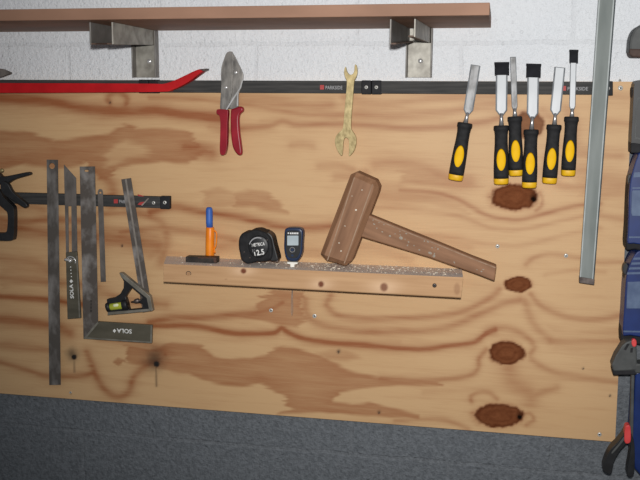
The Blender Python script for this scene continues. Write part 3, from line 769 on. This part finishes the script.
# ------------------------------------------------------------------ long grey steel bar
t = thing('steel_bar', P(598, 160, RF), 'long upright grey steel bar hanging right of the chisels with dark end', 'bar')
yb_ = RF - .014
BL = lambda y: 596.8 - .068 * (y - 26)
BR = lambda y: 613.6 - .0765 * (y - 26)
plate('channel', [(BL(-20), -20), (BR(-20), -20), (BR(279.4), 279.4), (BL(277), 277)], yb_, .014, M['beamend'], t, .0012)
# edge lips: left pale line, right pale line with a dark groove
plate('lip', [(BL(-20), -20), (BL(-20) + 1.5, -20), (BL(277) + 1.2, 277), (BL(277), 277)], yb_ - .0006, .0016, M['beamlight'], t)
plate('lip', [(BR(-20) - 2.6, -20), (BR(-20) - 1.2, -20), (BR(279) - 1.1, 279), (BR(279) - 2.2, 279)], yb_ - .0006, .0016, M['beamlight'], t)
plate('groove', [(BR(-20) - 1.2, -20), (BR(-20) + .2, -20), (BR(279.2) + .2, 279.2), (BR(279.2) - 1.0, 279.2)], yb_ - .0004, .0014, M['beamdark'], t)
plate('end_cap', [(579.4, 276.8), (594.8, 279.2), (594.4, 285.2), (579.2, 283)], yb_ - .0008, .0145, M['worn'], t, .0012)

# ------------------------------------------------------------------ clamps hanging at the right edge (running out of frame)
t = thing('clamp_jaw', P(645, 42, WALL_Y), 'dark grey clamp jaw with brown pad at top right corner on white wall', 'clamp')
plate('jaw', smooth([(648, 22), (640, 25), (634, 29.5), (630.6, 37), (629.4, 46), (630, 53), (640, 53.4), (660, 53), (668, 40), (664, 24)], 4), -.03, .0495, M['clampgrey'], t, .005)
plate('pad', [(629.2, 48.6), (664, 49), (664, 57.6), (632, 57.2), (629.6, 54.4)], -.032, .045, M['blackwood'], t, .003)

def body(outline, holes_, yf, th, m, t, name='body', bevel=.004):
    return plate(name, outline, yf, th, m, t, bevel)
t = thing('bar_clamp', P(645, 170, WALL_Y), 'blue and black bar clamp, upper of the clamps hanging at the right edge', 'clamp', 'bar clamps hanging at the right edge')
h = plate('grip', smooth([(640, 80), (634.6, 84), (633.6, 96), (632.4, 120), (631.4, 141), (634, 143), (660, 143), (664, 110), (662, 82)], 3), -.045, .05, M['blackpl'], t, .005)
plate('rib', smooth([(640, 97), (636.6, 101), (635.4, 122), (634.8, 136), (637.6, 139), (655, 139), (655, 97)], 3), -.0462, .0022, M['clampgrey'], h)
plate('panel', smooth([(641, 99), (637.8, 102), (636.6, 122), (636, 134.6), (638, 137.4), (655, 137.4), (655, 99)], 3), -.0468, .002, M['blackpl'], h)
plate('collar', [(630.8, 141.4), (662, 141.4), (662, 154), (630.8, 153)], -.04, .05, M['railcap'], t, .002)
plate('knob', smooth([(632.2, 88), (634.8, 86.4), (637, 88), (637, 97.4), (634, 98.6), (632, 96.6)], 3), -.03, .03, M['railcap'], t, .003)
b = plate('body', smooth([(642, 152), (637, 158), (633.6, 168), (630.6, 180), (629, 196), (628.6, 214), (628, 232), (627.6, 243), (634, 243.6), (668, 243.6), (670, 200), (664, 156)], 3), -.06, .07, M['bluepl'], t, .006)
plate('label_panel', [(631.8, 192), (633.2, 190.2), (660, 190), (660, 216), (632.2, 216), (631.2, 213)], -.0612, .002, M['bluel'], b, .0005)
plate('stripe', [(632.4, 187.4), (660, 187), (660, 188.4), (632.4, 188.8)], -.0612, .002, M['bluel'], b)
plate('stripe', [(629, 236.4), (660, 236.4), (660, 238), (629, 238)], -.0612, .002, M['bluel'], b)
plate('stripe', [(634.4, 172.4), (660, 171), (660, 176), (633.4, 177.4)], -.0612, .002, M['bluel'], b)
plate('back_shell', smooth([(631, 176), (629, 185), (628, 200), (627, 225), (626.2, 249), (634.6, 249.4), (668, 249.6), (668, 190), (640, 176)], 3), -.05, .062, M['railcap'], t, .003)
plate('trigger', smooth([(628, 176), (631, 174), (632.6, 180), (630, 186), (627.8, 182)], 3), -.045, .02, M['blackpl'], t, .002)

t = thing('bar_clamp', P(640, 300, WALL_Y), 'blue bar clamp with tapered ribbed top, middle of the clamps at right edge', 'clamp', 'bar clamps hanging at the right edge')
b = plate('body', smooth([(644, 250.8), (638, 251.6), (633.6, 256.6), (630, 264), (626.8, 275), (625.2, 290), (624, 312), (623, 334.6), (630, 335.4), (668, 335.6), (670, 290), (664, 251)], 3), -.06, .07, M['bluepl'], t, .006)
plate('label_panel', [(627.6, 282), (655, 281), (655, 308.6), (626.4, 308.6)], -.0612, .002, M['bluel'], b, .0005)
for q in range(4):
    plate('rib', [(633.8 - 2.1 * q, 257.6 + 4.9 * q), (655, 256.8 + 4.9 * q), (655, 259 + 4.9 * q), (633 - 2.1 * q, 259.8 + 4.9 * q)], -.0612, .002, M['bluel'], b)
plate('stripe', [(623.6, 330.6), (660, 331.2), (660, 332.8), (623.4, 332.2)], -.0612, .002, M['bluel'], b)
plate('back_shell', smooth([(627, 270), (624.4, 280), (622.6, 310), (621, 342.4), (630, 343), (668, 343), (668, 280), (640, 268)], 3), -.038, .05, M['railcap'], t, .003)
plate('trigger', smooth([(623.4, 266), (626.6, 263), (628.4, 268), (626, 275), (623, 272)], 3), -.045, .02, M['blackpl'], t, .002)

t = thing('bar_clamp', P(640, 400, WALL_Y), 'bar clamp with grey triangular jaw and blue body below it at right edge', 'clamp', 'bar clamps hanging at the right edge')
b = plate('jaw', [(613.2, 371), (611.8, 365), (615.4, 356), (622, 345.6), (626, 342.4), (633.6, 339.6), (636.6, 341), (637.2, 364), (660, 363), (660, 373), (635.4, 373.6), (634.6, 370.6), (614.6, 371.6)], -.075, .034, M['clampgrey'], t, .003)
plate('slot', [(623.6, 349.6), (627.2, 343.8), (629.6, 344.2), (626, 350.4)], -.0755, .002, M['railcap'], b)
plate('slot', [(630.6, 348.4), (633, 347.8), (632.6, 352.6), (630.2, 352.6)], -.0755, .002, M['railcap'], b)
plate('button', smooth([(632, 340.6), (634.4, 339.2), (636.6, 341), (636.4, 346), (633.4, 347), (631.6, 344)], 3), -.0765, .012, M['clampred'], t, .002)
plate('pad', [(612, 369), (637, 370), (637, 375), (613.4, 375.2)], -.073, .03, M['railcap'], t, .002)
plate('rail', [(631.4, 374), (634.4, 374), (633.2, 440), (629.8, 440)], -.06, .012, M['clampgrey'], t, .001)
plate('body', smooth([(638, 372), (635.2, 378), (634, 400), (632.4, 425), (631.2, 452), (640, 475), (670, 475), (670, 372)], 3), -.056, .066, M['bluepl'], t, .005)

t = thing('bar_clamp', P(622, 446, WALL_Y), 'black clamp with red button at lower right corner below the grey jaw', 'clamp', 'bar clamps hanging at the right edge')
plate('button', smooth([(625.4, 427), (628, 425.4), (630.6, 427), (631, 440), (629, 443.6), (625, 443), (624.4, 436)], 3), -.095, .02, M['clampred'], t, .002)
plate('handle', smooth([(626, 431), (622.6, 436), (617, 443), (611, 449), (606, 458), (603, 470), (611, 474), (614, 462), (619.4, 452), (624.6, 446), (628.4, 443), (630.6, 450), (627, 474), (634, 474), (634.6, 445), (631, 434)], 3), -.09, .028, M['blackpl'], t, .003)
plate('rib', smooth([(623.6, 437.4), (617.4, 445.4), (611.6, 452.4), (612.8, 453.4), (619, 446.6), (625, 439)], 3), -.0915, .004, M['clampgrey'], t, .0006)

# ------------------------------------------------------------------ wooden ledge and what stands on it
def wood_ledge_material():
    mt = bpy.data.materials.new('planed_timber'); mt.use_nodes = True
    N = mt.node_tree.nodes; L = mt.node_tree.links; b = N['Principled BSDF']; b.inputs['Roughness'].default_value = .6
    b.inputs['Specular IOR Level'].default_value = .3
    tc = N.new('ShaderNodeTexCoord'); geo = N.new('ShaderNodeNewGeometry')
    def nz(sc, det=3):
        mp = N.new('ShaderNodeMapping'); mp.inputs['Scale'].default_value = sc; L.new(tc.outputs['Object'], mp.inputs['Vector'])
        t_ = N.new('ShaderNodeTexNoise'); t_.inputs['Scale'].default_value = 1; t_.inputs['Detail'].default_value = det; L.new(mp.outputs[0], t_.inputs['Vector']); return t_.outputs['Fac']
    def mix(f, a, c):
        n = N.new('ShaderNodeMix'); n.data_type = 'RGBA'
        for k, v in ((0, f), (6, a), (7, c)):
            if isinstance(v, (float, tuple)): n.inputs[k].default_value = v
            else: L.new(v, n.inputs[k])
        return n.outputs[2]
    c = mix(nz((7, 60, 110)), lin((172, 130, 92)), lin((214, 174, 132)))
    a = N.new('ShaderNodeAttribute'); a.attribute_name = 'pale'
    c = mix(a.outputs['Fac'], c, lin((232, 196, 160)))
    a = N.new('ShaderNodeAttribute'); a.attribute_name = 'knot'
    c = mix(a.outputs['Fac'], c, lin((118, 66, 42)))
    # dusty grey top, its colour raised to stand in for light from above
    sep = N.new('ShaderNodeSeparateXYZ'); L.new(geo.outputs['Normal'], sep.inputs[0])
    mr = N.new('ShaderNodeMapRange'); mr.inputs[1].default_value = .6; mr.inputs[2].default_value = .9; L.new(sep.outputs['Z'], mr.inputs[0])
    top = mix(nz((30, 60, 60)), lin((206, 192, 182)), lin((232, 222, 214)))
    c = mix(mr.outputs[0], c, top)
    L.new(c, b.inputs['Base Color'])
    return mt
LY = -.095
fl_t, fr_t = P(163.5, 264, LY), P(463, 277.5, LY); fl_b, fr_b = P(163.5, 282, LY), P(461, 298, LY)
LT = (fl_t.z + fr_t.z) / 2
bl_, br_ = P(166.5, 256, 0), P(462, 268.5, 0)
def build_ledge():
    nx, nzv = 240, 18
    V = []; Fc = []
    for j in range(nzv + 1):
        k = j / nzv
        for i in range(nx + 1):
            u = i / nx
            t_ = fl_t.lerp(fr_t, u); b_ = fl_b.lerp(fr_b, u); p = b_.lerp(t_, k); p.y = LY
            # eased front arrises
            e = min(k, 1 - k) * .042
            if e < .002: p.y += .0012 * (1 - e / .002)
            V.append(p)
    W = nx + 1
    for j in range(nzv):
        for i in range(nx): Fc.append((j * W + i, j * W + i + 1, (j + 1) * W + i + 1, (j + 1) * W + i))
    base = len(V)
    top = [nzv * W + i for i in range(W)]; bot = list(range(W))
    for lst, zz in ((top, 0), (bot, 1)):
        for i, v in enumerate(lst):
            u = i / nx; V.append(Vector((bl_.x + (br_.x - bl_.x) * u, -.0006, V[v].z)))
    for i in range(nx):
        Fc.append((top[i], top[i + 1], base + i + 1, base + i))
        Fc.append((bot[i + 1], bot[i], base + W + i, base + W + i + 1))
        Fc.append((base + i, base + i + 1, base + W + i + 1, base + W + i))
    for e in (0, nx):
        Fc.append(tuple([j * W + e for j in range(nzv + 1)] + [base + e, base + W + e]))
    org = (fl_t + fr_b) / 2
    bm = bmesh.new()
    kn = bm.verts.layers.float.new('knot'); pa = bm.verts.layers.float.new('pale')
    kn = bm.verts.layers.float['knot']; pa = bm.verts.layers.float['pale']
    vs = [bm.verts.new(v) for v in V]
    for f in Fc: bm.faces.new([vs[i] for i in f])
    K = [(243.5, 271, 2.8, 2.6, 1.), (321, 284.2, 2.8, 3, 1.), (384, 287.2, 3.8, 4.2, .85), (188.5, 274, 2.0, 1.6, .35), (457, 289, 3, 6, .35), (226, 279, 1.2, .6, .4)]
    for v in vs:
        d = v.co - CAM; c = Xw * d.x + Yw * d.y + Zw * d.z
        x, y = 320 + F * c.x / c.z, 240 + F * c.y / c.z
        if abs(v.co.y - LY) < .003:
            for cx, cy, rx, ry, s in K:
                r = math.hypot((x - cx) / rx, (y - cy) / ry)
                v[kn] = max(v[kn], s * min(1, max(0, (1.25 - r) / .5)))
                r2 = math.hypot((x - cx) / (rx * 5), (y - cy) / (ry * 2.2)); v[pa] = max(v[pa], .7 * math.exp(-r2 * r2 * 1.5) * (s > .7))
    o = build('wooden_ledge', bm, wood_ledge_material())
    tag(o, 'planed softwood beam fixed across the plywood as a small tool ledge', 'ledge')
    for x, y, r in ((434.5, 285.5, 2.2),):
        screw(x, y, r, LY - .0002, o, 40, 'worn')
    tube('nail', [P(188.5 + 2.4 * math.cos(a), 273.6 + 2.2 * math.sin(a), LY - .0006) for a in [math.radians(q) for q in range(150, 400, 20)]], .0007, M['worn'], o, 6)
    return o
build_ledge()

def top_y(px, py):
    """depth Y where the ray through the pixel meets the top of the ledge"""
    d = Vector((px - 320, py - 240, F)); w = Vector((d.dot(Xw), d.dot(Yw), d.dot(Zw)))
    return CAM.y + w.y * (LT - CAM.z) / w.z

# marking pen: orange holder with a blue cap, behind the black block
ypen = -.032
t = thing('marker_pen', P(209.5, 262, ypen), 'orange deep-hole marker pen with blue cap standing on ledge behind black block', 'marker')
loft('holder', [(209.9, 262.6, 4.2), (209.9, 256, 4.3), (210, 240, 4.2), (210.2, 228, 4.0), (210.2, 227.2, 3.6)], ypen, M['orange'], t, 1, 18)
loft('cap', [(209.6, 227.6, 3.1), (209.4, 222, 3.3), (209.3, 211, 3.3), (209.2, 208.4, 3.0), (209.2, 207.2, 2.0)], ypen, M['blue'], t, 1, 18)
tube('clip', [P(*p, ypen - .002) for p in smooth([(212.6, 230.6), (215, 231), (216.6, 233.4), (216.6, 240), (215.8, 246), (214.4, 249), (215.2, 253)], 4, False)], .0016, M['orange'], t, 8)

yk = -.062
t = thing('block_eraser', P(201, 260, yk), 'small flat black block lying on the ledge below the orange marker', 'block')
plate('block', [(185.6, 256.6), (216.6, 257.4), (216.6, 263.4), (185.4, 262.8)], yk, .022, M['block'], t, .001)
plate('worn_edge', [(198, 257.2), (216.4, 257.6), (216.4, 262.6), (214, 262.6), (213, 258.6), (198, 258.2)], yk - .0005, .001, M['blocktop'], t)

# tape measure
yt_ = -.07
t = thing('tape_measure', P(258, 262, yt_), 'chunky black tape measure standing on ledge beside the marker', 'tape measure')
tp = smooth([(238.2, 246), (238.8, 238), (242.6, 233), (247.6, 232.4), (251, 230.4), (257.6, 229.8), (262.4, 231.6), (265, 232.2), (269, 236.4), (271.4, 241), (272.2, 247), (272, 255), (270, 260), (264, 262), (256, 262.2), (249, 263.8), (245, 263.4), (241, 259.6), (239.4, 253)], 4)
plate('case', tp, yt_, .045, M['blackrub'], t, .005, seg=3)
plate('nose', smooth([(266, 233.4), (270, 234.2), (272.6, 238), (274.2, 245), (276.4, 253), (277.8, 259), (276, 261.2), (270, 260.4), (268, 250)], 4), yt_ + .006, .034, M['blackpl'], t, .004)
dk = dome('disc', 258.6, 246.6, 10.2, 11.2, yt_, .0035, M['blackpl'], t, n=32)
ty = yt_ - .0045
plate('arc', [(252.8 + 9 * math.cos(a) + 5, 246.6 + 9.6 * math.sin(a)) for a in [math.radians(q) for q in range(195, 300, 10)]] +
      [(252.8 + 8.2 * math.cos(a) + 5, 246.9 + 8.6 * math.sin(a)) for a in [math.radians(q) for q in range(295, 192, -10)]], ty, .0006, M['grey_print'], dk)
text('lettering', 'METRICA', (252, 246.8), (265, 245.2), 3.2, ty, M['white'], dk)
text('lettering', '12.5', (254.6, 255.8), (264.6, 254.2), 5.4, ty, M['white'], dk)
text('lettering', 'M', (252.4, 252), (254.8, 251.8), 2.6, ty, M['grey_print'], dk)
for x, y in ((249.6, 245), (249.8, 257.8), (267, 240), (244, 252)):
    dome('case_screw', x, y, .9, .9, yt_ - .0005, .001, M['worn'], t, n=10, k=3)
plate('hook', [(275.4, 258.6), (278, 259), (278, 262.2), (275.6, 262)], yt_ + .012, .016, M['worn'], t, .0006)

# moisture meter
ym = -.072
t = thing('moisture_meter', P(292, 264, ym), 'small navy digital meter with grey screen standing on ledge', 'meter')
out = smooth([(284.4, 231), (286.2, 228.4), (292, 227.7), (299, 228.2), (302, 230.2), (302.8, 234), (302.2, 244), (301.8, 252), (299.4, 258.6), (296, 261.4), (288.6, 261), (285.4, 257), (283.8, 248), (284, 238)], 4)
plate('case', out, ym, .024, M['navy'], t, .004, seg=3)
def shrink(pts, k):
    cx = sum(p[0] for p in pts) / len(pts); cy = sum(p[1] for p in pts) / len(pts)
    return [(cx + (x - cx) * k, cy + (y - cy) * k) for x, y in pts]
fp = plate('face_panel', shrink(out, .82), ym - .0012, .002, M['blackpl'], t, .0005)
sc = plate('screen', rrect(287.2, 235.6, 298.4, 245.4, .6), ym - .002, .001, M['screen'], fp)
dome('emblem', 288.4, 233.2, .95, .95, ym - .0012, .0008, M['white'], fp, n=10, k=3)
bm = bmesh.new()
for q in range(5): plate_bm(bm, rect(290 + 1.75 * q, 232.5, 291.3 + 1.75 * q, 234.2), ym - .0016, .0006)
build('print_mark', bm, M['white'], fp)
tube('button', [P(292.3 + 2.5 * math.cos(a), 249.8 + 2.4 * math.sin(a), ym - .0014) for a in [math.radians(q) for q in range(0, 361, 24)]], .0006, M['grey_print'], fp, 6)
plate('button', oval(292.3, 249.8, 1.5, 1.4), ym - .0016, .0006, M['navy'], fp)
plate('button', oval(292.3, 255.4, 1.3, 1.2), ym - .0016, .0006, M['navy'], fp)
plate('foot', [(287.2, 262), (297.6, 262.4), (297.4, 264.2), (294.4, 264.4), (294.2, 267.2), (290.4, 267.2), (290.2, 264.2), (287.2, 264)], ym + .002, .012, M['cream'], t, .0006)

# wooden mallet
def mallet_wood(nm, axis, tilt):
    return mat(nm, (118, 82, 56), (160, 118, 88), .7, 0, 1, axis, bump=.1, contrast=(.25, .75), tilt=tilt)
A_h = Vector((36.7, 89)); 
t = thing('wooden_mallet', P(340, 262, -.06), 'brown wooden carpenter mallet leaning head down on the ledge', 'mallet')
ymf = -.082
hd = smooth([(351, 170), (354, 169.8)], 2, False)
head = [(351.6, 170.4), (379.6, 183), (377.4, 193), (349.6, 265.6), (345, 266.6), (320.6, 258.8), (319.8, 254)]
m1 = mallet_wood('mallet_head_wood', (70, 70, 10), -22); 
hobj = plate('head', head, ymf, .062, m1, t, .0105, seg=1)
m2 = mat('mallet_worn_edge', (140, 108, 84), (168, 140, 116), .7, 0, 60)
hw_ = plate('handle', [(368.2, 214.6), (440, 243.6), (470, 256), (496.6, 266.2), (494.6, 281.4), (480, 275.6), (430, 257.8), (358.8, 236.2)], ymf + .016, .026, mallet_wood('mallet_handle_wood', (8, 70, 70), -22), t, .003)
for a, b in (((354.4, 177.4), (327.4, 260.4)), ((372.6, 184.2), (344.2, 263.4))):
    plate('worn_edge', [(a[0] - .5, a[1]), (a[0] + .6, a[1]), (b[0] + .6, b[1]), (b[0] - .5, b[1])], ymf - .0003, .0008, m2, hobj)
plate('worn_edge', [(369, 216.4), (440, 245), (470, 257.3), (495.6, 267.2), (495.4, 268.3), (470, 258.4), (440, 246.1), (369, 217.3)], ymf + .0157, .0008, m2, hw_)
# pale knocks and paint flecks on the mallet
bm = bmesh.new()
for q in range(26):
    u = random.random(); x = 372 + 118 * u; yy = 227 + 44 * u + random.uniform(-8, 7) * (1 - .2 * u)
    plate_bm(bm, oval(x, yy, random.uniform(.4, 1.3), random.uniform(.3, .8), random.uniform(0, 60), 6), ymf + .0156, .0006)
for x, y, a, b_ in ((401, 238, 2, 1.6), (390, 236, 1.2, 1), (430, 253, 2.2, 1.2), (434, 256, 1.4, 1.6), (438, 249, .9, .8)):
    plate_bm(bm, oval(x, y, a, b_, 20, 8), ymf + .0154, .0006)
tag(build('paint_flecks', bm, M['dustgrey'], hw_), None, None, kind='stuff')
bm = bmesh.new()
for x, y, r in ((356, 210, 1.1), (345, 226, .6), (362, 190, .6), (339, 243, .7), (352, 196, .5), (341, 251, .8)):
    plate_bm(bm, oval(x, y, r, r * .9, 0, 7), ymf - .0004, .0006)
tag(build('paint_flecks', bm, M['dust'], hobj), None, None, kind='stuff')

# sawdust and chips on the ledge
bm = bmesh.new()
for q in range(280):
    r = random.random()
    if r < .8: u = random.uniform(.5, .985)
    else: u = random.uniform(.02, .5)
    v = random.random() ** .8
    f = fl_t.lerp(fr_t, u); k = Vector((bl_.x + (br_.x - bl_.x) * u, -.004, f.z))
    p = f.lerp(k, .05 + .93 * v); p.z = LT + (fl_t.z + (fr_t.z - fl_t.z) * u - LT) + .0012
    s = random.uniform(.0007, .0021) * (1.2 if random.random() < .15 else .8)
    a = random.uniform(0, 6.28); ca, sa = math.cos(a) * s, math.sin(a) * s
    rr = bmesh.ops.create_cube(bm, size=1)
    for w in rr['verts']:
        x, y, z = w.co
        w.co = p + Vector((x * ca * 2.4 - y * sa, x * sa * 2.4 + y * ca, z * s * .8))
tag(build('sawdust', bm, M['dust']), 'pale sawdust and wood chips scattered on top of the ledge', 'sawdust', kind='stuff')

# hanging wire loop below the ledge
pts = [P(292, 290, -.006), P(291.4, 300, -.006), P(291.2, 312, -.006), P(292, 316, -.006), P(292.8, 312, -.006), P(292.7, 300, -.006), P(292.5, 290, -.006)]
o = tube('hanging_wire', pts, .0007, M['wire'], None, 6)
tag(o, 'thin grey wire loop hanging down from under the ledge', 'wire')

# ------------------------------------------------------------------ light
def spot(name, loc, target, e, size, angle, blend, color=(1, 1, 1)):
    l = bpy.data.lights.new(name, 'SPOT'); l.energy = e; l.shadow_soft_size = size; l.spot_size = math.radians(angle); l.spot_blend = blend; l.color = color
    o = bpy.data.objects.new(name, l); col.objects.link(o); o.location = loc
    o.rotation_euler = (Vector(target) - Vector(loc)).to_track_quat('-Z', 'Y').to_euler(); return o
spot('flash', CAM + up * .08 + back * .02, P(430, 120, 0), 126, .022, 82, 1.0, (1, .98, .95))
w = bpy.data.worlds.new('world'); scn.world = w; w.use_nodes = True
w.node_tree.nodes['Background'].inputs[0].default_value = (.9, .95, 1, 1); w.node_tree.nodes['Background'].inputs[1].default_value = .16
